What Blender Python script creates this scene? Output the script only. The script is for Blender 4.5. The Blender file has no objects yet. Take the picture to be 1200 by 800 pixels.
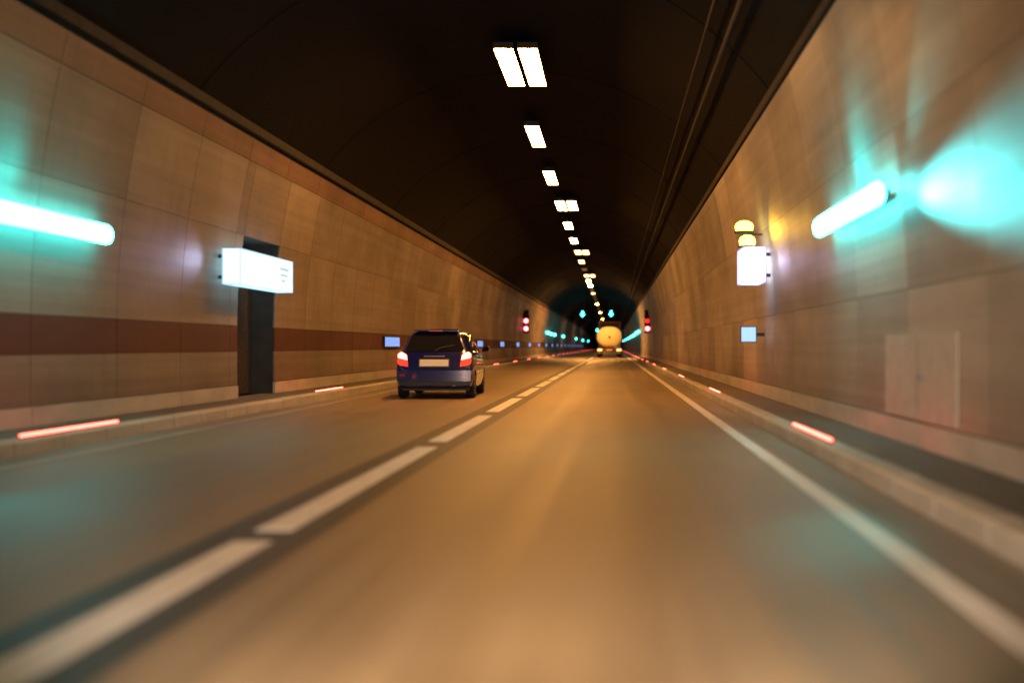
import bpy, bmesh, math, random
from mathutils import Vector
random.seed(7)
C = bpy.context.scene
R = math.radians
PI = math.pi

# ------------------------------------------------------------------ camera
cam_d = bpy.data.cameras.new('camera')
cam = bpy.data.objects.new('camera', cam_d)
C.collection.objects.link(cam)
cam.location = (0, 0, 1.1)
cam.rotation_euler = (R(90), 0, 0)
cam_d.sensor_width = 36
cam_d.lens = 39.0
cam_d.shift_x = -118 / 1200
cam_d.shift_y = 6 / 1200
cam_d.clip_start = 0.05
cam_d.clip_end = 2000
cam_d.dof.use_dof = True
cam_d.dof.focus_distance = 30
cam_d.dof.aperture_fstop = 0.48
C.camera = cam

# ------------------------------------------------------------------ world: night outside the tunnel
w = bpy.data.worlds.new('World'); C.world = w; w.use_nodes = True
bg = w.node_tree.nodes['Background']
bg.inputs[0].default_value = (0.10, 0.07, 0.05, 1); bg.inputs[1].default_value = 0.05

C.view_settings.view_transform = 'Standard'
C.view_settings.look = 'None'
C.view_settings.exposure = 0.0
C.view_settings.gamma = 1
C.cycles.use_denoising = True
C.cycles.max_bounces = 5
C.cycles.diffuse_bounces = 3
C.cycles.glossy_bounces = 3
C.cycles.transmission_bounces = 4
C.cycles.sample_clamp_indirect = 6
C.cycles.sample_clamp_direct = 0
C.cycles.use_light_tree = True
C.cycles.caustics_reflective = False
C.cycles.caustics_refractive = False

SODIUM = (1.0, 0.41, 0.085)
CYAN = (0.07, 1.0, 1.0)
LAMP_L = 88.0
CEIL_LIFT = 1.0

# ------------------------------------------------------------------ helpers
def link(o):
    C.collection.objects.link(o); return o

class MB:
    def __init__(s): s.v = []; s.f = []; s.mi = []; s.cur = 0
    def face(s, pts):
        b = len(s.v); s.v += [tuple(p) for p in pts]
        s.f.append(tuple(range(b, b + len(pts)))); s.mi.append(s.cur)
    def quads(s, vs, fs):
        b = len(s.v); s.v += [tuple(p) for p in vs]
        for f in fs: s.f.append(tuple(i + b for i in f)); s.mi.append(s.cur)
    def box(s, x0, x1, y0, y1, z0, z1):
        vs = [(x0,y0,z0),(x1,y0,z0),(x1,y1,z0),(x0,y1,z0),(x0,y0,z1),(x1,y0,z1),(x1,y1,z1),(x0,y1,z1)]
        s.quads(vs, [(0,3,2,1),(4,5,6,7),(0,1,5,4),(1,2,6,5),(2,3,7,6),(3,0,4,7)])
    def rings(s, rings, cap=True, closed=True):
        n = len(rings[0]); vs = [p for r in rings for p in r]; fs = []
        for i in range(len(rings) - 1):
            for j in range(n if closed else n - 1):
                k = (j + 1) % n
                fs.append((i*n + j, i*n + k, (i+1)*n + k, (i+1)*n + j))
        if cap:
            fs.append(tuple(range(n))[::-1]); fs.append(tuple((len(rings)-1)*n + j for j in range(n)))
        s.quads(vs, fs)
    def tube(s, pts, r, n=10, cap=True):
        pts = [Vector(p) for p in pts]; rr = []
        rad = r if isinstance(r, (list, tuple)) else [r] * len(pts)
        for i, p in enumerate(pts):
            d = (pts[min(i+1, len(pts)-1)] - pts[max(i-1, 0)]).normalized()
            up = Vector((0,0,1)) if abs(d.z) < .95 else Vector((0,1,0))
            a = d.cross(up).normalized(); b = a.cross(d).normalized()
            rr.append([p + (a*math.cos(t*2*PI/n) + b*math.sin(t*2*PI/n)) * rad[i] for t in range(n)])
        s.rings(rr, cap)
    def lathe(s, prof, c, axis='x', n=28):
        """prof: list of (offset along axis, radius)"""
        rr = []
        for (o, r) in prof:
            ring = []
            for t in range(n):
                a = t*2*PI/n; u, v = r*math.cos(a), r*math.sin(a)
                if axis == 'x': ring.append((c[0]+o, c[1]+u, c[2]+v))
                elif axis == 'y': ring.append((c[0]+u, c[1]+o, c[2]+v))
                else: ring.append((c[0]+u, c[1]+v, c[2]+o))
            rr.append(ring)
        s.rings(rr)
    def build(s, name, mat, parent=None, smooth=False, bevel=0, origin=None):
        me = bpy.data.meshes.new(name)
        vs = s.v
        if origin: vs = [(p[0]-origin[0], p[1]-origin[1], p[2]-origin[2]) for p in s.v]
        me.from_pydata(vs, [], s.f)
        mats = mat if isinstance(mat, (list, tuple)) else [mat]
        for m in mats: me.materials.append(m)
        for p, i in zip(me.polygons, s.mi): p.material_index = i
        bm = bmesh.new(); bm.from_mesh(me)
        if smooth or bevel: bmesh.ops.remove_doubles(bm, verts=bm.verts, dist=1e-5)
        bmesh.ops.recalc_face_normals(bm, faces=bm.faces)
        bm.to_mesh(me); bm.free()
        if smooth:
            for p in me.polygons: p.use_smooth = True
            try: me.set_sharp_from_angle(angle=R(38))
            except Exception: pass
        o = link(bpy.data.objects.new(name, me))
        if origin: o.location = origin
        if parent: o.parent = parent
        if bevel:
            b = o.modifiers.new('bevel', 'BEVEL'); b.width = bevel; b.segments = 2
            b.limit_method = 'ANGLE'
        return o

def tag(o, label=None, cat=None, group=None, kind=None):
    if label: o['label'] = label
    if cat: o['category'] = cat
    if group: o['group'] = group
    if kind: o['kind'] = kind
    return o

def empty(name, loc, label, cat, group=None):
    o = link(bpy.data.objects.new(name, None)); o.location = loc; o.empty_display_size = .2
    return tag(o, label, cat, group)

def kids(o): return [c for c in C.collection.objects if c.parent == o]
def copy_tree(o, parent=None):
    c = o.copy(); link(c); c.parent = parent
    for ch in kids(o): copy_tree(ch, c)
    return c

def spot(name, loc, target, power, col, ang, blend=.8, size=.05):
    l = bpy.data.lights.new(name, 'SPOT'); l.energy = power; l.color = col
    l.spot_size = R(ang); l.spot_blend = blend; l.shadow_soft_size = size
    o = link(bpy.data.objects.new(name, l)); o.location = loc
    o.rotation_euler = (Vector(target) - Vector(loc)).to_track_quat('-Z', 'Y').to_euler()
    return o

# ------------------------------------------------------------------ materials
class NT:
    def __init__(s, name):
        s.m = bpy.data.materials.new(name); s.m.use_nodes = True
        s.t = s.m.node_tree; s.b = s.t.nodes['Principled BSDF']; s.L = s.t.links.new
    def n(s, kind, **kw):
        x = s.t.nodes.new(kind)
        for k, v in kw.items(): setattr(x, k, v)
        return x
    def coords(s, scale=(1,1,1)):
        g = s.n('ShaderNodeNewGeometry'); mp = s.n('ShaderNodeMapping'); mp.inputs['Scale'].default_value = scale
        s.L(g.outputs['Position'], mp.inputs['Vector']); return mp.outputs[0]
    def noise(s, scale, vec=None, detail=4, rough=.55):
        x = s.n('ShaderNodeTexNoise'); x.inputs['Scale'].default_value = scale
        x.inputs['Detail'].default_value = detail; x.inputs['Roughness'].default_value = rough
        if vec is not None: s.L(vec, x.inputs['Vector'])
        return x.outputs['Fac']
    def ramp(s, fac, stops):
        x = s.n('ShaderNodeValToRGB'); e = x.color_ramp.elements
        while len(e) < len(stops): e.new(.5)
        for i, (p, c) in enumerate(stops):
            e[i].position = p; e[i].color = (c[0], c[1], c[2], 1) if not isinstance(c, (int, float)) else (c, c, c, 1)
        s.L(fac, x.inputs[0]); return x.outputs[0]
    def mix(s, a, b, fac, mode='MIX'):
        x = s.n('ShaderNodeMix', data_type='RGBA', blend_type=mode)
        for sock, v in ((x.inputs['Factor'], fac), (x.inputs['A'], a), (x.inputs['B'], b)):
            if hasattr(v, 'links'): s.L(v, sock)
            elif isinstance(v, (int, float)) and sock.type == 'RGBA': sock.default_value = (v, v, v, 1)
            elif isinstance(v, (int, float)): sock.default_value = v
            else: sock.default_value = (*v, 1)
        return x.outputs['Result']
    def bump(s, h, strength=.3, dist=.01):
        x = s.n('ShaderNodeBump'); x.inputs['Strength'].default_value = strength; x.inputs['Distance'].default_value = dist
        s.L(h, x.inputs['Height']); s.L(x.outputs[0], s.b.inputs['Normal'])

def plain(name, col, rough=.5, metal=0, coat=0, spec=.5, alpha=None, trans=0, dirt=0):
    k = NT(name); b = k.b
    b.inputs['Base Color'].default_value = (*col, 1)
    b.inputs['Roughness'].default_value = rough; b.inputs['Metallic'].default_value = metal
    b.inputs['Coat Weight'].default_value = coat; b.inputs['Coat Roughness'].default_value = .05
    b.inputs['Specular IOR Level'].default_value = spec
    if trans: b.inputs['Transmission Weight'].default_value = trans
    if dirt:
        o = k.n('ShaderNodeTexCoord')
        f = k.noise(9, o.outputs['Object'], 6, .65)
        r = k.ramp(f, [(.3, tuple(c*(1-dirt) for c in col)), (.7, col)])
        k.L(r, b.inputs['Base Color'])
        rr = k.ramp(f, [(.3, min(1, rough+.2)), (.7, rough)]); k.L(rr, b.inputs['Roughness'])
    return k.m

def emit(name, col, strength, base=(.1,.1,.1)):
    k = NT(name)
    k.b.inputs['Base Color'].default_value = (*base, 1)
    k.b.inputs['Emission Color'].default_value = (*col, 1)
    k.b.inputs['Emission Strength'].default_value = strength
    return k.m

def asphalt():
    k = NT('asphalt')
    v = k.coords()
    fine = k.noise(210, v, 3, .7)
    agg = k.n('ShaderNodeTexVoronoi'); agg.inputs['Scale'].default_value = 95; k.L(v, agg.inputs['Vector'])
    lane = k.noise(1.0, k.coords((3.0, .03, 1)), 8, .68)        # long wear streaks along the lanes
    blot = k.noise(.35, k.coords((1, .45, 1)), 5, .6)
    c1 = k.ramp(fine, [(.3, (.115,.086,.052)), (.72, (.30,.228,.142))])
    c2 = k.ramp(lane, [(.33, (.62,.62,.62)), (.66, (1.28,1.25,1.2))])
    c3 = k.ramp(blot, [(.3, .8), (.7, 1.12)])
    c = k.mix(k.mix(c1, c2, 1.0, 'MULTIPLY'), c3, 1.0, 'MULTIPLY')
    # oil track down the middle of each lane
    sx = k.n('ShaderNodeSeparateXYZ'); g = k.n('ShaderNodeNewGeometry'); k.L(g.outputs['Position'], sx.inputs[0])
    k.L(c, k.b.inputs['Base Color'])
    k.L(k.ramp(lane, [(.3, .42), (.7, .62)]), k.b.inputs['Roughness'])
    k.b.inputs['Specular IOR Level'].default_value = .55
    h = k.mix(agg.outputs['Distance'], fine, .5)
    k.bump(h, .35, .006)
    return k.m

def concrete(name, lo, hi, scale=3, rough=.8, streak=(1,1,1), bump=.25, dist=.006):
    k = NT(name)
    a = k.noise(scale, k.coords(streak), 8, .62); b = k.noise(60, k.coords(), 4, .6)
    c = k.mix(k.ramp(a, [(.3, lo), (.7, hi)]), k.ramp(b, [(.3, .82), (.7, 1.1)]), 1.0, 'MULTIPLY')
    k.L(c, k.b.inputs['Base Color']); k.b.inputs['Roughness'].default_value = rough
    k.bump(b, bump, dist)
    return k.m

def cladding(name, base, grime, rough=.42):
    k = NT(name)
    g = k.n('ShaderNodeNewGeometry')
    rnd = k.ramp(g.outputs['Random Per Island'], [(0, .74), (1, 1.12)])
    st = k.noise(.55, k.coords((1, .55, 1)), 5, .55)                    # broad cloudy soot
    v2 = k.coords((1, .035, 3.2)); sp = k.noise(2.2, v2, 6, .62)        # wash-brush and spray streaks along the traffic
    fine = k.noise(45, k.coords(), 4, .6)
    drip = k.noise(5, k.coords((1, 1, .05)), 3, .5)
    c = k.mix(grime, base, k.ramp(st, [(.25, .25), (.62, 1)]))
    c = k.mix(c, k.ramp(drip, [(.28, .90), (.45, 1.0)]), 1.0, 'MULTIPLY')
    c = k.mix(c, rnd, 1.0, 'MULTIPLY')
    c = k.mix(c, k.ramp(sp, [(.3, .80), (.68, 1.08)]), 1.0, 'MULTIPLY')
    c = k.mix(c, k.ramp(fine, [(.3, .9), (.7, 1.04)]), 1.0, 'MULTIPLY')
    sx = k.n('ShaderNodeSeparateXYZ'); k.L(g.outputs['Position'], sx.inputs[0])
    spr = k.ramp(sx.outputs['Z'], [(.0, (.62,.58,.52)), (.9, (1,1,1))])   # spray dirt low on the wall
    k.L(k.mix(c, spr, 1.0, 'MULTIPLY'), k.b.inputs['Base Color'])
    k.L(k.ramp(st, [(.3, rough+.25), (.7, rough)]), k.b.inputs['Roughness'])
    k.bump(fine, .12, .004)
    return k.m

M = {}
M['asphalt'] = asphalt()
M['seal'] = concrete('bitumen_seal', (.022,.020,.018), (.045,.040,.036), 5, .55, (1,.08,1))
M['paint'] = concrete('road_paint', (.66,.65,.63), (.86,.85,.83), 7, .5, (1,.25,1), .3, .003)
M['worn'] = concrete('worn_road_paint', (.22,.21,.19), (.40,.38,.35), 5, .6, (1,.15,1), .3, .003)
M['gutter'] = concrete('gutter_concrete', (.17,.15,.125), (.27,.245,.21), 2.5, .7, (1,.12,1))
M['kerb'] = concrete('kerb_stone', (.36,.34,.31), (.52,.49,.45), 2.5, .7, (1,.4,1))
M['walk'] = concrete('walkway_slab', (.085,.076,.066), (.14,.125,.11), 3, .8, (1,.3,1))
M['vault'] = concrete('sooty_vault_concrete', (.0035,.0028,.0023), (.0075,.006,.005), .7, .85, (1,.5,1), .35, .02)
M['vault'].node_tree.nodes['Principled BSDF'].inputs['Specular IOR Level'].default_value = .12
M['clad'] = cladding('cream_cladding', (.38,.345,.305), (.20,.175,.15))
M['cladl'] = cladding('cream_cladding_left', (.285,.240,.20), (.14,.115,.09))  # left wall: darker base and grime colours
M['band'] = cladding('red_brown_paint', (.105,.030,.020), (.055,.020,.015), .5)
M['rust'] = cladding('orange_red_paint', (.25,.150,.105), (.15,.09,.065), .5)
M['dark'] = plain('black_rubber', (.012,.012,.012), .7)
M['hous'] = plain('dark_housing', (.035,.036,.038), .45, .2, dirt=.3)
M['steel'] = plain('galvanised_steel', (.33,.34,.35), .38, .9, dirt=.35)
M['cable'] = plain('cable_sheath', (.010,.010,.010), .6)
M['door'] = plain('dark_green_door', (.050,.040,.028), .5, dirt=.4)
M['niche'] = concrete('niche_concrete', (.03,.027,.024), (.055,.05,.045), 3, .85)
M['lamp'] = emit('sodium_tube', SODIUM, LAMP_L)
M['lampd'] = emit('sodium_tube_dim', (1,.55,.16), LAMP_L * .10)
M['lampn'] = emit('sodium_tube_low', SODIUM, LAMP_L * .45)
M['lampb'] = emit('sodium_tube_bright', SODIUM, LAMP_L * 4)
M['lampo'] = emit('sodium_tube_off', (1,.55,.2), .12, (.3,.28,.25))
M['cyan'] = emit('cyan_lamp', CYAN, 15)
M['cyans'] = emit('cyan_signal', CYAN, 11)
M['red'] = emit('red_marker', (1.0, .085, .06), 14)
M['redhot'] = emit('red_signal', (1.0, .11, .13), 11)
M['reddim'] = emit('red_signal_dim', (1.0, .02, .03), 1.6)
M['white'] = emit('sign_light', (.44, .84, 1.0), 2.1, (.8,.8,.8))
M['violet'] = emit('sign_light_violet', (.84, .82, 1.0), 4.2, (.8,.8,.8))
M['pale'] = emit('sign_light_blue', (.30, .62, .88), .9, (.3,.4,.5))
M['blue'] = emit('blue_panel', (.20, .42, 1.0), .95, (.1,.2,.4))
M['amber'] = emit('amber_beacon', (1.0, .74, .09), 7)

# ------------------------------------------------------------------ the setting
Y0, Y1 = -14.0, 720.0
XL, XR, XC = -6.82, 2.86, -1.98
def ysteps(a, b, s):
    n = max(1, round((b-a)/s)); return [a + (b-a)*i/n for i in range(n+1)]
def sheet(name, x0, x1, z, mat, step=30, y0=Y0, y1=Y1, thick=0):
    m = MB(); ys = ysteps(y0, y1, step)
    vs = []; fs = []
    for y in ys: vs += [(x0, y, z), (x1, y, z)]
    for i in range(len(ys)-1): fs.append((2*i, 2*i+1, 2*i+3, 2*i+2))
    m.quads(vs, fs)
    return tag(m.build(name, mat), kind='structure')
sheet('road', -5.95, 2.03, 0.0, M['asphalt'])
sheet('ground', -9.5, 5.5, -0.35, M['niche'])
sheet('gutter', 1.70, 2.028, 0.004, M['gutter'])
sheet('gutter', -5.93, -5.62, 0.004, M['gutter'])
sheet('joint_strip', -2.35, -1.71, 0.004, M['seal'])

mk = MB()                                                       # broken line between the two lanes, solid edge lines
y = 3.5 - 5.85*2
while y < 420:
    h = 2.74 if y < 12 else 2.42                                     # near dashes are drawn longer
    mk.box(-2.13, -1.91, y-h, y+h, .0045, .009); y += 5.85
tag(mk.build('lane_marking', M['paint']), kind='structure')
mk = MB(); mk.box(1.46, 1.61, Y0, 500, .001, .006)
tag(mk.build('edge_line', M['paint']), kind='structure')
mk = MB(); mk.box(-5.55, -5.40, Y0, 500, .001, .006)
tag(mk.build('edge_line', M['worn']), kind='structure')

def kerb(x0, x1, face):
    m = MB(); y = Y0
    while y < Y1:
        L = 1.0 if y < 90 else 10.0
        g = .010 if y < 90 else 0
        a, b = y + g, y + L - g
        z = .165 + random.uniform(-.003, .003)
        c = .028
        if face < 0: prof = [(x0, -.1), (x1, -.1), (x1, z), (x0+c, z), (x0, z-c)]
        else: prof = [(x0, -.1), (x1, -.1), (x1, z-c), (x1-c, z), (x0, z)]
        m.rings([[(p[0], a, p[1]) for p in prof], [(p[0], b, p[1]) for p in prof]])
        y += L
    return tag(m.build('kerb', M['kerb']), kind='structure')
kerb(2.03, 2.22, -1); kerb(-6.12, -5.93, 1)
def walkway(x0, x1):
    m = MB(); m.box(x0, x1, Y0, Y1, -.2, .158)
    return tag(m.build('walkway', M['walk']), kind='structure')
walkway(2.225, 3.2); walkway(-7.1, -6.125)

# vault, with shallow segment ribs
Rv, Zc = 5.43 + .16, 1.62
a0 = math.acos(4.56/Rv)
def vpt(t, r, y): return (XC + r*math.cos(t), y, Zc + r*math.sin(t))
N = 40; ts = [a0*.55 + (PI - 1.1*a0)*i/N for i in range(N+1)]
m = MB()
for (ya, yb) in [(Y0, Y1)]:
    ys = ysteps(ya, yb, 7.5); rings = [[vpt(t, Rv, y) for t in ts] for y in ys]
    m.rings(rings, cap=False, closed=False)
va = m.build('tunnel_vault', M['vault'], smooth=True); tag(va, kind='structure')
m = MB(); y = Y0 + 1.2
while y < 420:                                                     # raised joint band between two cast rings
    r1, r2 = Rv - .012, Rv + .02
    o = [[vpt(t, r, yy) for t in ts] for (r, yy) in ((r2, y-.09), (r1, y-.06), (r1, y+.06), (r2, y+.09))]
    m.rings(o, cap=False, closed=False); y += 7.5
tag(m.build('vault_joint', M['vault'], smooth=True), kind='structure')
# dark end of the far tunnel and back wall behind the cladding
m = MB(); m.box(-9.5, 5.5, Y1, Y1+.5, -.4, 8); tag(m.build('far_tunnel_end', M['niche']), kind='structure')
for (x0, x1) in ((-9.5, -7.65), (3.25, 4.4)):
    m = MB(); m.box(x0, x1, Y0, Y1, -.34, 6.2)
    tag(m.build('rock_backing', M['niche']), kind='structure')

# ------------------------------------------------------------------ cladding walls
def wx(side, z):            # x of the wall face at height z: nearly upright, leaning in near the top
    d = 4.84
    if z > 1.6: d -= .44 * ((z-1.6)/3.2)**1.7
    return XC + side*d
def panels(mb, side, y0, y1, zs, step, hole=None, gap=.007, th=.03, off=0):
    y = y0
    ys = [y0]
    while y < y1 - 1e-6:
        st = step if y < 130 else 15
        ny = min(y1, y + st)
        if hole:
            for e in hole[:2]:
                if y < e < ny: ny = e
        ys.append(ny); y = ny
    for a, b in zip(ys[:-1], ys[1:]):
        g = gap if a < 130 else 0
        for za, zb in zip(zs[:-1], zs[1:]):
            if hole and a >= hole[0]-1e-6 and b <= hole[1]+1e-6 and za < hole[3]: 
                if zb <= hole[3] + 1e-6: continue
            sub = 3 if zb - za > 1 else 1
            rr = []
            for i in range(sub+1):
                z = za + gap/2 + (zb - za - gap)*i/sub
                x = wx(side, z) - side*off
                rr.append([(x, a+g, z), (x, b-g, z), (x+side*th, b-g, z), (x+side*th, a+g, z)])
            mb.rings(rr)
def base_wall(mb, side, y0, y1, hole=None):   # concrete shell right behind the panels
    segs = [(y0, y1, .1, 5.05)] if not hole else [(y0, hole[0], .1, 5.05), (hole[0], hole[1], hole[3], 5.05), (hole[1], y1, .1, 5.05)]
    for a, b, z0, z1 in segs:
        rr = []
        for i in range(9):
            z = z0 + (z1-z0)*i/8; x = wx(side, z) + side*.034
            rr.append([(x, a, z), (x, b, z), (x+side*.25, b, z), (x+side*.25, a, z)])
        mb.rings(rr)

HOLE = (20.15, 22.35, 0, 3.12)
wl = empty('tunnel_wall', (XL, 20, .16), 'cream panelled left tunnel wall with a dark red band at waist height', 'wall')
wr = empty('tunnel_wall', (XR, 20, .16), 'beige panelled right tunnel wall without any coloured band', 'wall')
def child(o, p):
    o.parent = p; o.matrix_parent_inverse = p.matrix_world.inverted() if False else o.matrix_parent_inverse
    o.location = Vector(o.location) - Vector(p.location); return o
def cbuild(mb, name, mat, p, **k): return child(mb.build(name, mat, **k), p)

m = MB(); base_wall(m, -1, Y0, Y1, HOLE); cbuild(m, 'backing_wall', M['niche'], wl)
m = MB(); base_wall(m, 1, Y0, Y1); cbuild(m, 'backing_wall', M['niche'], wr)
m = MB(); panels(m, -1, Y0, Y1, [.40, 1.01], 2.25, HOLE); panels(m, -1, Y0, Y1, [1.48, 3.12, 4.42], 2.25, HOLE)
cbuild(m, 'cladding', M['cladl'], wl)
m = MB(); panels(m, -1, Y0, Y1, [1.012, 1.478], 2.25, HOLE, off=.004); cbuild(m, 'painted_band', M['band'], wl)
m = MB(); panels(m, -1, Y0, Y1, [4.425, 4.80], 2.25, None); cbuild(m, 'top_band', M['rust'], wl)
m = MB(); panels(m, -1, Y0, Y1, [.16, .395], 4.5, HOLE, off=.02, th=.05); cbuild(m, 'plinth', M['kerb'], wl)
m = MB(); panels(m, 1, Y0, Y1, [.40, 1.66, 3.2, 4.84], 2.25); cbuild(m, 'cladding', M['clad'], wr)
m = MB(); panels(m, 1, Y0, Y1, [.16, .395], 4.5, None, off=.02, th=.05); cbuild(m, 'plinth', M['kerb'], wr)
for side, p in ((-1, wl), (1, wr)):
    m = MB(); x = wx(side, 4.85); m.box(min(x-side*.03, x+side*.4), max(x-side*.03, x+side*.4), Y0, Y1, 4.845, 4.885)
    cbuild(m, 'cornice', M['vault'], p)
# recess with the exit door
m = MB(); a, b, _, h = HOLE; x0 = wx(-1, 1) - .04
m.box(-7.62, x0, a-.06, a-.002, .16, h+.06); m.box(-7.62, x0, b+.002, b+.06, .16, h+.06)
m.box(-7.62, x0, a, b, h+.002, h+.06); m.box(-7.66, -7.625, a, b, .16, h)
cbuild(m, 'niche', M['niche'], wl)
m = MB(); m.box(-7.36, -7.28, a, a+.09, .16, 2.35); m.box(-7.36, -7.28, b-.09, b, .16, 2.35); m.box(-7.36, -7.28, a+.09, b-.09, 2.26, 2.35)
fr = cbuild(m, 'door_frame', M['hous'], wl)
m = MB(); m.box(-7.345, -7.30, a+.095, (a+b)/2-.004, .17, 2.255); m.box(-7.345, -7.30, (a+b)/2+.004, b-.095, .17, 2.255)
dl = cbuild(m, 'door', M['door'], wl, bevel=.006)
m = MB(); m.tube([(-7.30, 21.1, 1.12), (-7.24, 21.1, 1.12), (-7.24, 20.5, 1.12), (-7.30, 20.5, 1.12)], .016)
hd = m.build('handle', M['steel'], parent=dl)
# service hatch low in the right wall
m = MB(); xh = wx(1, .8)
m.box(xh-.022, xh-.003, 9.15, 11.55, .42, 1.22)
hp = cbuild(m, 'hatch', plain('hatch_paint', (.46,.42,.38), .5, dirt=.2), wr, bevel=.005)
m = MB(); m.box(xh-.026, xh-.0225, 10.34, 10.352, .43, 1.21); m.box(xh-.045, xh-.0225, 10.15, 10.27, .80, .84)
m.build('handle', M['steel'], parent=hp)

# ------------------------------------------------------------------ cables along the vault
def cable(name, xs, r, label):
    m = MB(); pts = []; y = 1.0
    t = math.acos((xs - XC)/(Rv-.09))
    pts = [vpt(t, Rv-.09 - (.008 if i % 2 else 0), Y0+2 + i*3.75) for i in range(0, 110)]
    m.tube(pts, r, 6)
    o = tag(m.build(name, M['cable'], smooth=True), label, 'cable', 'cables clipped along the vault')
    return o
cable('ceiling_cable', 1.70, .028, 'thick black cable clipped along the dark vault, the lower of two')
cable('ceiling_cable', 1.42, .014, 'thin black cable running along the dark vault above the thicker one')

# ------------------------------------------------------------------ ceiling lamps
GL = 'amber ceiling lamps in a row down the tunnel'
def make_ceiling_lamp(double, mat, label):
    t = empty('ceiling_lamp', (0,0,0), label, 'ceiling lamp', GL)
    xs = [0, .47] if double else [0]
    L = 3.1
    for x in xs:
        m = MB(); w_ = .185
        m.box(-w_-.012+x, w_+.012+x, -L/2-.03, L/2+.03, .022, .11)
        m.box(-w_-.012+x, -w_+x, -L/2-.03, L/2+.03, -.012, .022); m.box(w_+x, w_+.012+x, -L/2-.03, L/2+.03, -.012, .022)
        m.box(-w_+x, w_+x, -L/2-.03, -L/2, -.012, .022); m.box(-w_+x, w_+x, L/2, L/2+.03, -.012, .022)
        m.build('housing', M['hous'], t)
        m = MB(); m.box(-w_+.002+x, w_-.002+x, -L/2+.002, L/2-.002, -.004, .020)
        m.build('diffuser', mat, t)
    for yy in (-L/2+.3, L/2-.3):
        for x in xs:
            m = MB(); m.box(x-.03, x+.03, yy-.02, yy+.02, .112, .17); m.build('bracket', M['steel'], t)
    return t
protos = {}
ORD = ['nearest', 'second', 'third', 'fourth', 'fifth', 'sixth', 'seventh', 'eighth', 'ninth', 'tenth', 'eleventh', 'twelfth']
for i in range(-2, 36):
    y = 23.0 + 7.5*i
    dbl = (i % 3 == 0 and i <= 9)
    dim = i in (6, 7, 9, 13)
    off = i == 8 or i == 12 or (i > 13 and i not in (17, 22, 28))
    boost = i in (10, 11)
    key = (dbl, dim, off, boost, i < 0)
    kind = 'double' if dbl else 'single'
    if i == 0: lab = 'double amber tube lamp on the dark vault, largest and highest in the photo'
    elif i == 3: lab = 'double amber ceiling lamp, fourth down the row and first double past the big one'
    elif 0 < i < 12: lab = f'{kind} {"unlit" if off else "dim" if dim else "bright"} amber ceiling lamp, {ORD[i]} of the row counted from the near end'
    elif i < 0: lab = f'single amber ceiling lamp overhead, {"just before the largest double lamp" if i == -1 else "nearest the observer, above the picture"}'
    else: lab = f'tiny distant {"unlit" if off else "glowing"} ceiling lamp deep in the tunnel beyond the twelfth one'
    if key in protos: o = copy_tree(protos[key])
    else: o = protos[key] = make_ceiling_lamp(dbl, M['lampn'] if i < 0 else M['lampo'] if off else M['lampb'] if boost else M['lampd'] if dim else M['lamp'], lab)
    o['label'] = lab; o.location = (-2.12, y, 6.865)

# ------------------------------------------------------------------ cyan wall lamps
def capsule(mb, r, L, n=20, squash=1.0):
    prof = []
    for i in range(7): a = PI/2*i/6; prof.append((-L/2 + r - r*math.cos(a), max(.002, r*math.sin(a))))
    for i in range(7): a = PI/2*(6-i)/6; prof.append((L/2 - r + r*math.cos(a), max(.002, r*math.sin(a))))
    mb.rings([[(rr*math.cos(t*2*PI/n)*squash, o, rr*math.sin(t*2*PI/n)) for t in range(n)] for o, rr in prof])
def make_wall_lamp(L, r, label):
    t = empty('wall_lamp', (0,0,0), label, 'wall lamp', 'cyan lamps along both walls')
    m = MB(); capsule(m, r, L, squash=.62); m.build('tube', M['cyan'], t, smooth=True)
    m = MB(); m.box(.10, .135, -L/2+.15, L/2-.15, -.05, .05)
    for yy in (-L/2+.5, 0, L/2-.5): m.box(.135, .20, yy-.03, yy+.03, -.035, .035)
    m.build('mount', M['hous'], t)
    return t
lampR = make_wall_lamp(3.3, .128, 'glowing cyan-white lamp drawn out like a light streak on the right wall above the hatch')  # round lamps drawn out lengthwise into the shape of their light streaks
def put_lamp(o, side, y, z):
    o.location = (wx(side, z) - side*.20, y, z); o.rotation_euler = (0, 0, 0 if side > 0 else PI)
put_lamp(lampR, 1, 12.42, 2.60)
lampL = copy_tree(lampR); put_lamp(lampL, -1, 12.85, 2.55)
lampL['label'] = 'glowing cyan-white lamp drawn out like a light streak on the left wall at the picture edge'
# added spots stand in for the cyan lamps' glow on walls and road
for side, p in ((1, 1.0), (-1, .7)):
    x = wx(side, 2.6) - side*.20
    b = spot('added_lamp_glow', (x - side*.26, 10.8, 2.52), (wx(side, 2.2) - side*.16, 7.2, 2.34), 640*p, (.08,.93,.93), 72, 1, .10)
    b.scale = (1, .35, 1)
    spot('added_lamp_glow', (x, 10.72, 2.60), (wx(side, 2.3), 10.3, 2.55), 16*p, (.05,.93,.93), 120, 1, .1)
    spot('added_lamp_glow', (x - side*.16, 10.85, 2.70), (wx(side, 3.3), 9.5, 3.5), 120*p, (.03,.95,.95), 34, 1, .12)
    spot('added_lamp_glow', (x - side*.40, 12.4, 2.80), (wx(side, 3.4), 12.2, 3.2), 90*p, (.0,.9,.9), 95, 1, .2)
    spot('added_lamp_glow', (x - side*.1, 10.72, 2.55), (-4.3 if side < 0 else 1.3, 7.8 if side < 0 else 6.6, 0), 75*p, (.02,.9,.78), 16, 1, .05)
small = make_wall_lamp(1.3, .15, 'distant cyan lamp on the left wall beside the signal')
first = True
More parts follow.
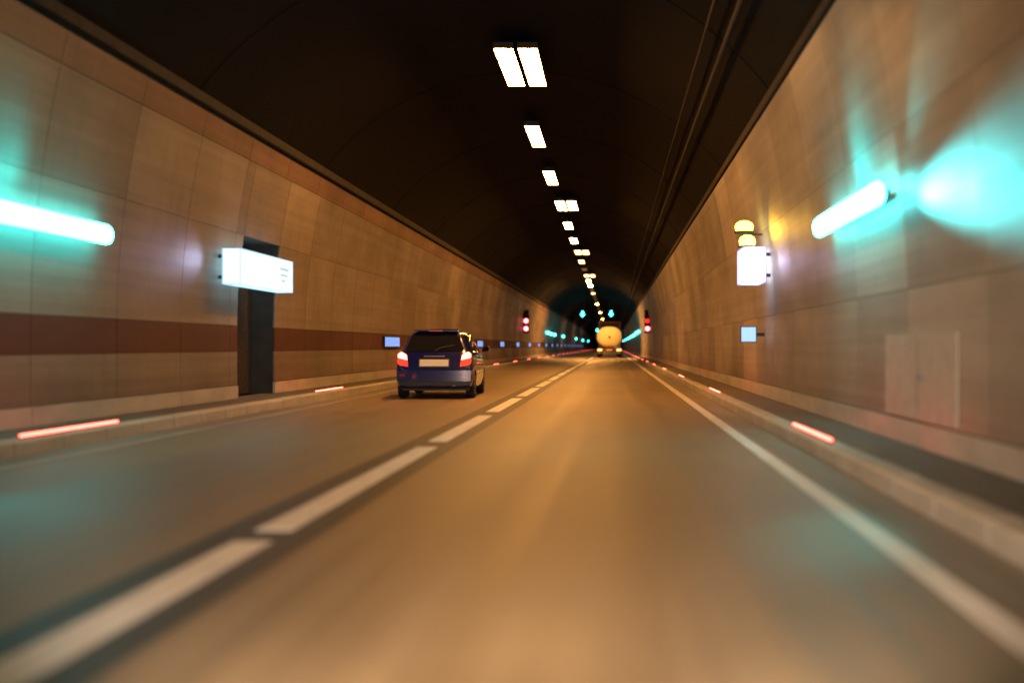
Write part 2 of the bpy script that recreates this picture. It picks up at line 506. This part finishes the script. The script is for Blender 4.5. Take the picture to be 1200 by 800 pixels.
for side, yy, z in [(-1,113,2.5),(-1,119,2.45),(-1,126,2.45),(-1,148,2.45),(-1,200,2.5),(-1,245,2.5),(-1,300,2.6),
                    (1,112,2.6),(1,122,2.6),(1,132,2.5),(1,146,2.5),(1,165,2.5),(1,190,2.5),(1,225,2.5),(1,270,2.5)]:
    o = small if first else copy_tree(small); first = False
    put_lamp(o, side, yy, z)
    o['label'] = 'small distant cyan lamp in the cluster on the left wall beyond the red signal' if side < 0 else \
                 'small distant cyan lamp in the bright cluster on the right wall beside the tanker'
    o['group'] = 'distant cyan lamps on the left wall' if side < 0 else 'distant cyan lamps on the right wall'

# low beams of the vehicle the picture is taken from (the vehicle itself is out of the picture)
for x in (-.92, .38):
    spot('headlight', (x, 1.6, .66), (x + .12, 25, 1.9), 1350, (1.0,.72,.50), 68, .75, .07)

# ------------------------------------------------------------------ red kerb markers, blue panels
def make_marker(label):
    t = empty('kerb_marker_light', (0,0,0), label, 'marker light')
    m = MB(); m.box(-.028, .028, -1.12, 1.12, 0, .012); m.build('base', M['hous'], t, bevel=.004)
    m = MB(); m.box(-.016, .016, -1.10, 1.10, .0125, .036); m.build('lens', M['red'], t, bevel=.005)  # small studs lengthened into the shape of light streaks
    return t
mk0 = make_marker('red marker light drawn out lengthwise')
ordn = ['nearest', 'second nearest', 'third nearest', 'fourth nearest', 'fifth nearest', 'sixth nearest', 'seventh nearest', 'eighth nearest']
first = True
for side, word in ((-1, 'left'), (1, 'right')):
    for k in range(0, 30):
        o = mk0 if first else copy_tree(mk0); first = False
        o.location = (-6.03 if side < 0 else 2.125, (12.4 if side < 0 else 11.9) + 11.25*k, .169)
        if k < 8: o['label'] = f'glowing red marker drawn out like a light streak on the {word} kerb, {ordn[k]} to the viewer'
        else: o['label'] = f'tiny distant red marker in the receding row on the {word} kerb'
        o['group'] = f'red marker lights on the {word} kerb'
for side, yy in ((1, 10.6), (-1, 10.6)):
    spot('added_marker_glow', ((2.15 if side > 0 else -6.05), yy, .24), (wx(side, .4), yy - .9, .42), 9, (1,.04,.02), 60, 1, .04)  # added spots for the red light beside the nearest markers
def make_panel():
    t = empty('lit_panel', (0,0,0), 'small blue lit panel', 'lit sign')
    m = MB(); m.box(0, .05, -1.14, 1.14, -.17, .17); m.build('frame', M['hous'], t, bevel=.006)
    m = MB(); m.box(-.012, -.003, -1.1, 1.1, -.14, .14); m.build('face', M['blue'], t)
    return t
bp = make_panel()
w_ord = {0: 'just left of the blue car', 1: 'hidden behind the blue car', 2: 'just right of the blue car', 3: 'second to the right of the blue car', 4: 'third to the right of the blue car'}
for k in range(0, 20):
    o = bp if k == 0 else copy_tree(bp)
    o.location = (wx(-1, 1.25) + .068, 34.0 + 11.25*k, 1.245); o.rotation_euler = (0, 0, PI)
    o['label'] = f'blue lit panel on the dark red band, {w_ord[k]}' if k in w_ord else 'tiny distant blue lit panel on the dark red band of the left wall'
    o['group'] = 'blue lit panels along the left wall'

# ------------------------------------------------------------------ emergency station signs
def sign_box(x0, x1, y0, y1, z0, z1, mat, label, side, face_mat):
    c = ((x0+x1)/2, y0, z0)
    t = empty('emergency_sign', c, label, 'lit sign')
    m = MB(); e = .018
    m.box(x0+e, x1-e, y0+e, y1-e, z0+e, z1-e); cbuild(m, 'light_box', mat, t, bevel=.012)
    m = MB()                                                     # thin edge frame, coloured glow put into its material
    for (xa, xb) in ((x0, x0+e), (x1-e, x1)):
        for (ya, yb) in ((y0, y0+e), (y1-e, y1)):
            m.box(xa, xb, ya, yb, z0, z1)
    for (za, zb) in ((z0, z0+e), (z1-e, z1)):
        for (xa, xb) in ((x0, x0+e), (x1-e, x1)): m.box(xa, xb, y0+e, y1-e, za, zb)
        for (ya, yb) in ((y0, y0+e), (y1-e, y1)): m.box(x0+e, x1-e, ya, yb, za, zb)
    cbuild(m, 'frame', face_mat, t)
    m = MB()
    xw = wx(side, z1) + side*.02
    for yy in (y0+.12, y1-.12):
        xa, xb = (x1-.01, xw) if side > 0 else (xw, x0+.01)
        for zz in (z1-.16, z0+.1):
            m = MB(); m.box(xa, xb, yy-.02, yy+.02, zz, zz+.06); cbuild(m, 'bracket', M['hous'], t)
    return t
sL = sign_box(-6.66, -6.34, 18.9, 22.0, 2.16, 2.78, M['white'], 'long glowing white sign box on the left wall above the dark exit door', -1, M['pale'])
m = MB()
for k, (za, zb) in enumerate(((2.55, 2.62), (2.44, 2.50), (2.33, 2.39))): m.box(-6.3395, -6.337, 21.1+.05*k, 21.75-.12*k, za, zb)
cbuild(m, 'mark', M['pale'], sL)
sR = sign_box(2.30, 2.70, 19.5, 20.5, 2.23, 2.86, M['violet'], 'glowing white sign box on the right wall below the amber beacons', 1, emit('violet_edge', (.45,.45,1.0), 1.1))
for (x, y, z, r, word) in ((2.42, 19.95, 2.87, .15, 'lower amber warning beacon standing on the right white sign box'), (2.40, 20.25, 3.16, .17, 'upper amber warning beacon above the right white sign box')):
    t = empty('warning_beacon', (x, y, z), word, 'beacon', 'amber beacons over the right sign box')
    m = MB(); m.lathe([(0, r*1.05), (.04, r*1.05), (.045, r*.9)], (0,0,0), 'z', 20); m.build('base', M['hous'], t, smooth=True)
    m = MB(); m.lathe([(.047, r*.9), (.13, r), (.19, r*.82), (.225, r*.45), (.235, .01)], (0,0,0), 'z', 20); m.build('lens', M['amber'], t, smooth=True)
    if z > 3:
        m = MB(); m.box(-.02, wx(1,3.2)+.02-x, -.02, .02, -.03, -.002); m.build('bracket', M['hous'], t)
spot('added_beacon_glow', (2.36, 19.7, 3.1), (wx(1,3.1)+.12, 17.4, 3.1), 90, (1,.52,.05), 75, 1, .05)  # added spot for the amber light on the wall by the beacons
spot('added_sign_glow', (2.38, 19.3, 2.55), (wx(1,2.6)+.12, 17.3, 2.6), 26, (.62,.55,1), 70, 1, .05)  # added spot, violet light on the wall before the right sign box
spot('added_sign_glow', (-6.38, 18.7, 2.5), (wx(-1,2.6)-.12, 16.9, 2.5), 30, (.60,.62,1), 70, 1, .05)  # likewise added, for the left sign box
t = empty('lit_panel', (wx(1,1.33)-.30, 20.9, 1.33), 'small blue-white lit square sign low on the right wall below the beacon station', 'lit sign')
m = MB(); m.box(-.15, .15, 0, .05, -.15, .15); m.box(.15, .32, .01, .04, -.03, .03); m.build('frame', M['hous'], t, bevel=.006)
m = MB(); m.box(-.135, .135, -.010, -.002, -.135, .135)
m.build('face', emit('blue_white_panel', (.35,.60,1.0), 1.25, (.1,.2,.4)), t)

# ------------------------------------------------------------------ traffic signals on both walls
def make_signal(label, hot_top):
    t = empty('traffic_signal', (0,0,0), label, 'traffic signal', 'traffic signals facing each other on both walls')
    m = MB(); m.box(-.20, .20, -.02, .22, -.62, 1.12); m.build('housing', M['dark'], t, bevel=.03)
    for z, mat in ((-.28, M['redhot']), (.30, M['redhot'] if hot_top else M['reddim']), (.84, M['hous'])):
        m = MB(); m.lathe([(-.065, .01), (-.055, .12), (-.025, .175)], (0, 0, z), 'y', 20); m.build('lens', mat, t, smooth=True)
        n = 14; rr = []
        m = MB()
        for (yy, r) in ((-.022, .19), (-.24, .20), (-.24, .212), (-.022, .202)):
            rr.append([(r*math.cos(PI*i/n), yy, z + r*math.sin(PI*i/n)) for i in range(n+1)])
        m.rings(rr, cap=False, closed=False)
        m.build('visor', M['dark'], t)
    for zz in (-.25, .6):
        m = MB(); m.box(-.3, .3, .225, .26, zz, zz+.06); m.build('bracket', M['hous'], t)
    return t
s1 = make_signal('traffic signal on the left wall with two bright red lights lit', True); s1.location = (-6.48, 83, 2.72)
s2 = make_signal('traffic signal on the right wall with dim red light over a bright one', False); s2.location = (2.60, 83, 2.72)

# ------------------------------------------------------------------ overhead lane signals
def make_lane_signal(label):
    t = empty('lane_signal', (0,0,0), label, 'lane signal', 'overhead green lane signals')
    m = MB(); m.box(-.42, .42, 0, .2, -.42, .42); m.build('housing', M['dark'], t, bevel=.03)
    m = MB()                                                       # green arrow pointing down
    pr = [(-.10,.34),(.10,.34),(.10,-.02),(.30,-.02),(0,-.36),(-.30,-.02),(-.10,-.02)]
    m.rings([[(x, -.012, z) for x, z in pr], [(x, -.003, z) for x, z in pr]]); m.build('arrow', M['cyans'], t)
    m = MB(); m.tube([(-.2, .1, .42), (-.2, .1, 1.5)], .03, 6); m.tube([(.2, .1, .42), (.2, .1, 1.5)], .03, 6)
    m.build('hanger', M['steel'], t)
    return t
l0 = make_lane_signal('glowing cyan arrow signal hanging over the left lane ahead'); l0.location = (-3.75, 138, 5.15)
l1 = copy_tree(l0); l1.location = (-.20, 138, 5.20); l1['label'] = 'glowing cyan arrow signal hanging over the right lane above the tanker'
l2 = copy_tree(l0); l2.location = (-3.85, 276, 5.2); l2['label'] = 'tiny far cyan arrow signal over the left lane, just left of the tanker'

# ------------------------------------------------------------------ blue hatchback
PAINT = plain('dark_blue_paint', (.007, .009, .115), .26, .1, coat=1.0)
GLASS = plain('tinted_glass', (.012, .012, .014), .06, 0, spec=.8)
TYRE = plain('tyre_rubber', (.010, .010, .010), .85)
RIM = plain('alloy_rim', (.42, .42, .43), .3, .9)
PLAST = plain('black_plastic', (.015, .015, .016), .5)
# station: y, z_bottom, z_belt, z_top, halfwidth at body, halfwidth at roof
ST = [(0.00,.34,.60,.62,.62,.46),(0.03,.26,.66,.70,.74,.50),(0.10,.23,.90,.93,.785,.54),(0.17,.22,.95,1.00,.80,.56),(0.30,.21,.96,1.20,.81,.55),
      (0.43,.20,.96,1.36,.815,.525),(0.58,.20,.955,1.425,.82,.515),(1.0,.19,.95,1.455,.82,.525),(1.6,.19,.93,1.465,.82,.53),(2.0,.19,.92,1.45,.82,.53),
      (2.35,.19,.91,1.38,.82,.525),(2.7,.19,.90,1.18,.82,.60),(2.95,.19,.89,.99,.82,.64),(3.1,.19,.87,.93,.815,.66),(3.4,.20,.80,.86,.80,.64),
      (3.62,.22,.70,.76,.76,.60),(3.74,.27,.56,.60,.66,.50)]
def section(s):
    y, zb, ze, zt, hw, hr = s
    gh = zt - ze
    h = ze - zb
    P = [(0, zb), (hw*.80, zb), (hw*.955, zb+.05), (hw*.99, zb+h*.30), (hw, zb+h*.55), (hw*.985, zb+h*.82), (hw*.955, ze)]
    # greenhouse
    for f in (.06, .5, .88): P.append((hw*.945 + (hr+.035 - hw*.945)*f, ze + gh*f*.97))
    P += [(hr-.02, zt - gh*.035 - .004), (hr*.78, zt), (0, zt + min(.02, gh*.06))]
    return [(x, y, z) for x, z in P]
def full(s):
    h = section(s); return h + [(-x, y, z) for x, y, z in h[-2:0:-1]]
car = empty('car', (-3.74, 23.2, 0), 'dark blue hatchback driving in the left lane with red tail lights on', 'car')
car.rotation_euler = (0, 0, R(2.2))
m = MB(); m.rings([full(s) for s in ST])
body = m.build('body', PAINT, smooth=True)
bm_ = bpy.data.meshes
def boolean_cut(o, cutters):
    for c in cutters:
        md = o.modifiers.new('b', 'BOOLEAN'); md.operation = 'DIFFERENCE'; md.object = c; md.solver = 'EXACT'
    bpy.context.view_layer.update()
    dg = bpy.context.evaluated_depsgraph_get()
    me = bpy.data.meshes.new_from_object(o.evaluated_get(dg))
    o.modifiers.clear(); o.data = me
    for c in cutters: bpy.data.objects.remove(c, do_unlink=True)
WR = .285
cut = []
for yy in (.62, 3.03):
    for sx in (-1, 1):
        m = MB(); m.lathe([(-.14, WR+.045), (.14, WR+.045)], (sx*.74, yy, WR), 'x', 32); cut.append(m.build('cut', PLAST))
boolean_cut(body, cut)
for p in body.data.polygons: p.use_smooth = True
try: body.data.set_sharp_from_angle(angle=R(40))
except Exception: pass
body.parent = car
# window glass: patches of the greenhouse pushed 4 mm out
def patch(s0, s1, j0, j1, off=.006, inset=.0, side=1, su=8, sv=4):
    """bilinear patch between stations (float index) and section points (float index)"""
    def P(u, v):
        i = min(int(u), len(ST)-2); fu = u - i; a, b = section(ST[i]), section(ST[i+1])
        j = min(int(v), len(a)-2); fv = v - j
        A = Vector(a[j]).lerp(Vector(a[j+1]), fv); B = Vector(b[j]).lerp(Vector(b[j+1]), fv)
        p = A.lerp(B, fu); p.x *= side; return p
    g = [[P(s0 + (s1-s0)*i/su, j0 + (j1-j0)*k/sv) for k in range(sv+1)] for i in range(su+1)]
    out = []
    for i in range(su+1):
        for k in range(sv+1):
            du = g[min(i+1,su)][k] - g[max(i-1,0)][k]; dv = g[i][min(k+1,sv)] - g[i][max(k-1,0)]
            nn = du.cross(dv).normalized()
            c = Vector((0, 1.9, .75)); 
            if nn.dot(g[i][k] - c) < 0: nn = -nn
            out.append(g[i][k] + nn*off)
    fs = [(i*(sv+1)+k, (i+1)*(sv+1)+k, (i+1)*(sv+1)+k+1, i*(sv+1)+k+1) for i in range(su) for k in range(sv)]
    return out, fs
def solid_patch(mb, *a, **k):
    v, f = patch(*a, **k); mb.quads(v, f)
# rear window spans the sloping tailgate between belt and roof
def rear_panel(pts, th, name, mat, parent=car, **kw):
    """pts: front-view outline (x,z) laid on the tailgate surface; y found from the profile"""
    def yz(z):
        prof = [(.34,-.0),(.62,.0),(.70,.03),(.93,.10),(1.0,.17),(1.20,.30),(1.36,.43),(1.43,.58)]
        for (z0,y0),(z1,y1) in zip(prof[:-1], prof[1:]):
            if z <= z1: return y0 + (y1-y0)*max(0,(z-z0))/(z1-z0)
        return .58
    def pos(x, z, o): 
        cx = abs(x)/.8; return (x, yz(z) + .035*cx**3 - o, z)
    m = MB()
    n = len(pts)
    # fan through horizontal slices
    zs = sorted({p[1] for p in pts}); K = 8; z0, z1 = zs[0], zs[-1]
    def span(z):
        xs = []
        for i in range(n):
            (xa, za), (xb, zb) = pts[i], pts[(i+1) % n]
            if (za - z)*(zb - z) <= 0 and abs(zb-za) > 1e-6: xs.append(xa + (xb-xa)*(z-za)/(zb-za))
        return min(xs), max(xs)
    rows = []
    for i in range(K+1):
        z = z0 + (z1-z0)*(i*.998+.008)/(K+.016); a, b = span(z)
        rows.append([(a + (b-a)*j/8, z) for j in range(9)])
    outer = [[pos(x, z, th) for x, z in r] for r in rows]; inner = [[pos(x, z, -.01) for x, z in r] for r in rows]
    vs = [p for r in outer for p in r] + [p for r in inner for p in r]; off = (K+1)*9; fs = []
    for i in range(K):
        for j in range(8):
            q = (i*9+j, i*9+j+1, (i+1)*9+j+1, (i+1)*9+j); fs.append(q); fs.append(tuple(k+off for k in q[::-1]))
    for j in range(8):
        fs.append((j, j+off, j+1+off, j+1)); b = K*9; fs.append((b+j, b+j+1, b+j+1+off, b+j+off))
    for i in range(K):
        fs.append((i*9, (i+1)*9, (i+1)*9+off, i*9+off)); fs.append((i*9+8, i*9+8+off, (i+1)*9+8+off, (i+1)*9+8))
    m.quads(vs, fs)
    return m.build(name, mat, parent, smooth=True, **kw)
rear_panel([(-.58,1.00),(.58,1.00),(.61,1.05),(.50,1.32),(.40,1.375),(-.40,1.375),(-.50,1.32),(-.61,1.05)], .026, 'rear_window', GLASS)
rear_panel([(-.33,.66),(.33,.66),(.33,.86),(-.33,.86)], .012, 'plate_recess', PLAST)
pl = rear_panel([(-.30,.69),(.30,.69),(.30,.83),(-.30,.83)], .024, 'number_plate', plain('plate_cream', (.78,.76,.70), .4))
rear_panel([(-.22,.885),(.22,.885),(.22,.91),(-.22,.91)], .03, 'plate_light_bar', RIM)
rear_panel([(-.72,.29),(.72,.29),(.74,.37),(-.74,.37)], .042, 'bumper_skirt', PLAST)
rear_panel([(-.765,.375),(.765,.375),(.775,.60),(-.775,.60)], .042, 'bumper', PAINT)
for sx in (-1, 1):
    o = rear_panel([(sx*.54,.68),(sx*.745,.71),(sx*.775,.78),(sx*.775,.85),(sx*.55,.80)], .022, 'tail_light', emit('tail_red', (1.0,.02,.008), 1.1))
    o['label'] = 'lower dark red half of the tail light'
    o = rear_panel([(sx*.56,.815),(sx*.77,.865),(sx*.76,.95),(sx*.70,.99),(sx*.58,.93)], .024, 'tail_light', emit('tail_hot', (1.0,.13,.09), 10))
    o['label'] = 'upper white-hot half of the tail light'
    rear_panel([(sx*.60,.48),(sx*.70,.48),(sx*.70,.53),(sx*.60,.53)], .047, 'reflector', plain('reflector', (.4,.02,.01), .25))
# wiper and roof spoiler
m = MB(); m.tube([(.02,.12,1.01),(.10,.16,1.07),(.40,.235,1.13)], .010, 6); m.build('wiper', PLAST, car)
m = MB(); m.rings([[(x, .36+.05*abs(x), 1.425), (x, .62, 1.452), (x, .62, 1.475), (x, .36+.05*abs(x), 1.445)] for x in (-.46,-.3,0,.3,.46)])
sp = m.build('spoiler', PAINT, car, smooth=True)
m = MB(); m.box(-.15,.15,.352,.362,1.428,1.442); m.build('brake_light', emit('brake', (1,.10,.05), .6), sp)
# side windows and windscreen
for side in (-1, 1):
    for (a, b) in ((5.4, 6.9), (7.08, 8.35), (8.5, 10.6)):
        m = MB(); solid_patch(m, a, b, 7.05, 8.85, side=side); m.build('side_window', GLASS, car, smooth=True)
    m = MB(); y0, z0 = 2.55, 1.0
    m.rings([[(side*.80, 2.42, .98), (side*.80, 2.50, .98), (side*.80, 2.50, 1.02), (side*.80, 2.42, 1.02)],
             [(side*.86, 2.38, .98), (side*.86, 2.50, .98), (side*.86, 2.50, 1.10), (side*.86, 2.38, 1.10)],
             [(side*.98, 2.36, .99), (side*.98, 2.46, .99), (side*.98, 2.46, 1.10), (side*.98, 2.36, 1.10)]])
    mi = m.build('mirror', PAINT, car, bevel=.012)
    m = MB(); m.box(min(side*.87, side*.97), max(side*.87, side*.97), 2.352, 2.358, 1.0, 1.09); m.build('mirror_glass', plain('mirror_glass', (.8,.8,.8), .03, 1), mi)
    for (a, b) in ((6.98, 7.02), (8.40, 8.44)):
        m = MB(); solid_patch(m, a, b, 2.3, 6.8, side=side, off=.002, su=1); m.build('door_seam', PLAST, car)
    m = MB(); m.tube([(side*.815,1.18,.84),(side*.845,1.20,.84),(side*.845,1.36,.84),(side*.815,1.38,.84)], .012, 6)
    m.build('door_handle', PLAST, car)
m = MB()
for side in (-1, 1): solid_patch(m, 10.5, 12.3, 10.3, 12, side=side, off=.006)
m.build('windscreen', GLASS, car, smooth=True)
m = MB(); m.tube([(.42,-.02,.30),(.42,.25,.30)], .03, 10); m.build('exhaust', M['steel'], car)
m = MB(); m.box(-.70,.70,.3,3.5,.17,.24); m.build('underbody', PLAST, car)
for yy in (.62, 3.03):
    for sx in (-1, 1):
        o_ = empty('wheel', (0,0,0), None, None)
        bpy.data.objects.remove(o_, do_unlink=True)
        m = MB(); c = (sx*.715, yy, WR)
        m.lathe([(-.09,.19),(-.092,WR-.03),(-.07,WR-.004),(0,WR),(.07,WR-.004),(.092,WR-.03),(.09,.19)], c, 'x', 32)
        wh = m.build('wheel', TYRE, car, smooth=True)
        m = MB(); s_ = sx
        m.lathe([(s_*.02,.188),(s_*.093,.186),(s_*.088,.165),(s_*.06,.15),(s_*.058,.03),(s_*.075,.028),(s_*.075,.002)], c, 'x', 28)
        for k in range(5):
            a = k*2*PI/5; ca, sa = math.cos(a), math.sin(a)
            m.rings([[(c[0]+s_*.062, c[1]+r_*ca - w2*sa, c[2]+r_*sa + w2*ca) for (r_, w2) in ((.03,-.02),(.16,-.014),(.16,.014),(.03,.02))],
                     [(c[0]+s_*.084, c[1]+r_*ca - w2*sa, c[2]+r_*sa + w2*ca) for (r_, w2) in ((.03,-.02),(.16,-.014),(.16,.014),(.03,.02))]])
        m.build('rim', RIM, wh, smooth=True)

# ------------------------------------------------------------------ tanker lorry
TK = empty('tanker_lorry', (-.33, 110, 0), 'pale yellow tanker lorry with dark red cab, far ahead in the right lane', 'lorry')
TANK = plain('pale_yellow_tank_paint', (.88, .78, .46), .38, dirt=.08)
REDP = plain('dark_red_cab_paint', (.16, .018, .014), .35, coat=.6)
CH = plain('red_brown_chassis', (.10, .03, .02), .6)
AX, AZ, TZ = 1.24, 1.02, 2.05
def ell(y, f, n=40, p=2.35):
    r = []
    for i in range(n):
        t = i*2*PI/n; c, s = math.cos(t), math.sin(t)
        r.append((AX*f*math.copysign(abs(c)**(2/p), c), y, TZ + AZ*f*math.copysign(abs(s)**(2/p), s)))
    return r
m = MB(); prof = [(-.18,.06),(-.16,.35),(-.11,.62),(-.04,.84),(.06,.96),(.18,1.0),(.30,1.0)]
R_ = [ell(.18+y, f) for y, f in prof] + [ell(9.6, 1), ell(9.75,.95), ell(9.9,.7), ell(9.95,.1)]
m.rings(R_); tank = m.build('tank', TANK, TK, smooth=True)
for yy in (.42, 3.4, 6.5, 9.3):
    m = MB(); a = [[(p[0]*1.0, p[1], TZ+(p[2]-TZ)) for p in ell(yy+d, f)] for d, f in ((-.05,1.002),(-.04,1.014),(.04,1.014),(.05,1.002))]
    m.rings(a, cap=False); m.build('band', M['steel'], tank, smooth=True)
m = MB(); m.lathe([(-.03,.02),(-.035,.10),(-.02,.13),(.06,.14)], (.02, .0, TZ-.02), 'y', 16); m.build('valve_cover', CH, tank, smooth=True)
m = MB(); m.box(-.35,.35,2,8.6,3.0,3.14); m.build('catwalk', M['steel'], tank)
for side in (-1, 1):
    m = MB(); m.box(side*.42-.06, side*.42+.06, .3, 11.5, .80, 1.05); m.build('chassis_rail', CH, TK)
m = MB(); m.box(-1.2, 1.2, .05, .22, .62, .92); m.box(-1.2,1.2,.22,.5,.92,.98); m.build('rear_beam', CH, TK, bevel=.01)
m = MB(); m.box(-1.1, 1.1, .0, .10, .42, .52); m.build('bumper_bar', M['steel'], TK, bevel=.01)
ORG = emit('lorry_tail', (1.0,.38,.10), 5)
for side in (-1, 1):
    m = MB(); m.box(side*.95-.22, side*.95+.22, .02, .05, .68, .86); m.build('tail_light', ORG, TK, bevel=.006)
    m = MB(); m.box(side*.95-.30, side*.95+.30, 1.0, 1.03, .22, .85); m.build('mud_flap', TYRE, TK)
m = MB(); m.box(-.3,.3,.01,.045,.68,.82); m.build('number_plate', plain('lorry_plate', (.75,.6,.4), .4), TK)
for yy in (1.6, 2.9, 4.2, 10.2, 12.6):
    for side in (-1, 1):
        m = MB(); r = .50; c = (side*1.02, yy, r)
        m.lathe([(-.17,.28),(-.18,r-.05),(-.14,r),(.14,r),(.18,r-.05),(.17,.28)], c, 'x', 26); wh = m.build('wheel', TYRE, TK, smooth=True)
        m = MB(); m.lathe([(side*.10,.278),(side*.172,.27),(side*.16,.24),(side*.09,.18),(side*.10,.02)], c, 'x', 22); m.build('rim', RIM, wh, smooth=True)
m = MB(); cp = [(10.55,1.0),(12.9,.9),(13.25,1.2),(13.15,2.3),(12.75,3.15),(11.9,3.78),(10.9,3.88),(10.55,3.80)]
m.rings([[(x*1.0, yy, z) for yy, z in cp] for x in (-1.22, 1.22)]); m.build('cab', REDP, TK, bevel=.06)
m = MB(); m.box(-1.0,1.0,10.50,10.54,3.25,3.62); m.build('cab_back_panel', M['dark'], TK)
for side in (-1, 1):
    m = MB(); m.box(side*1.45-.12, side*1.45+.12, 12.7, 12.85, 2.0, 2.75); m.tube([(side*1.2,12.8,2.7),(side*1.4,12.78,2.7)], .02, 6); m.build('mirror', PLAST, TK)
    m = MB(); solid = [(11.3,2.1),(12.7,2.1),(12.55,2.85),(11.3,2.85)]
    m.rings([[(side*1.221, y, z) for y, z in solid], [(side*1.235, y, z) for y, z in solid]]); m.build('side_window', GLASS, TK)
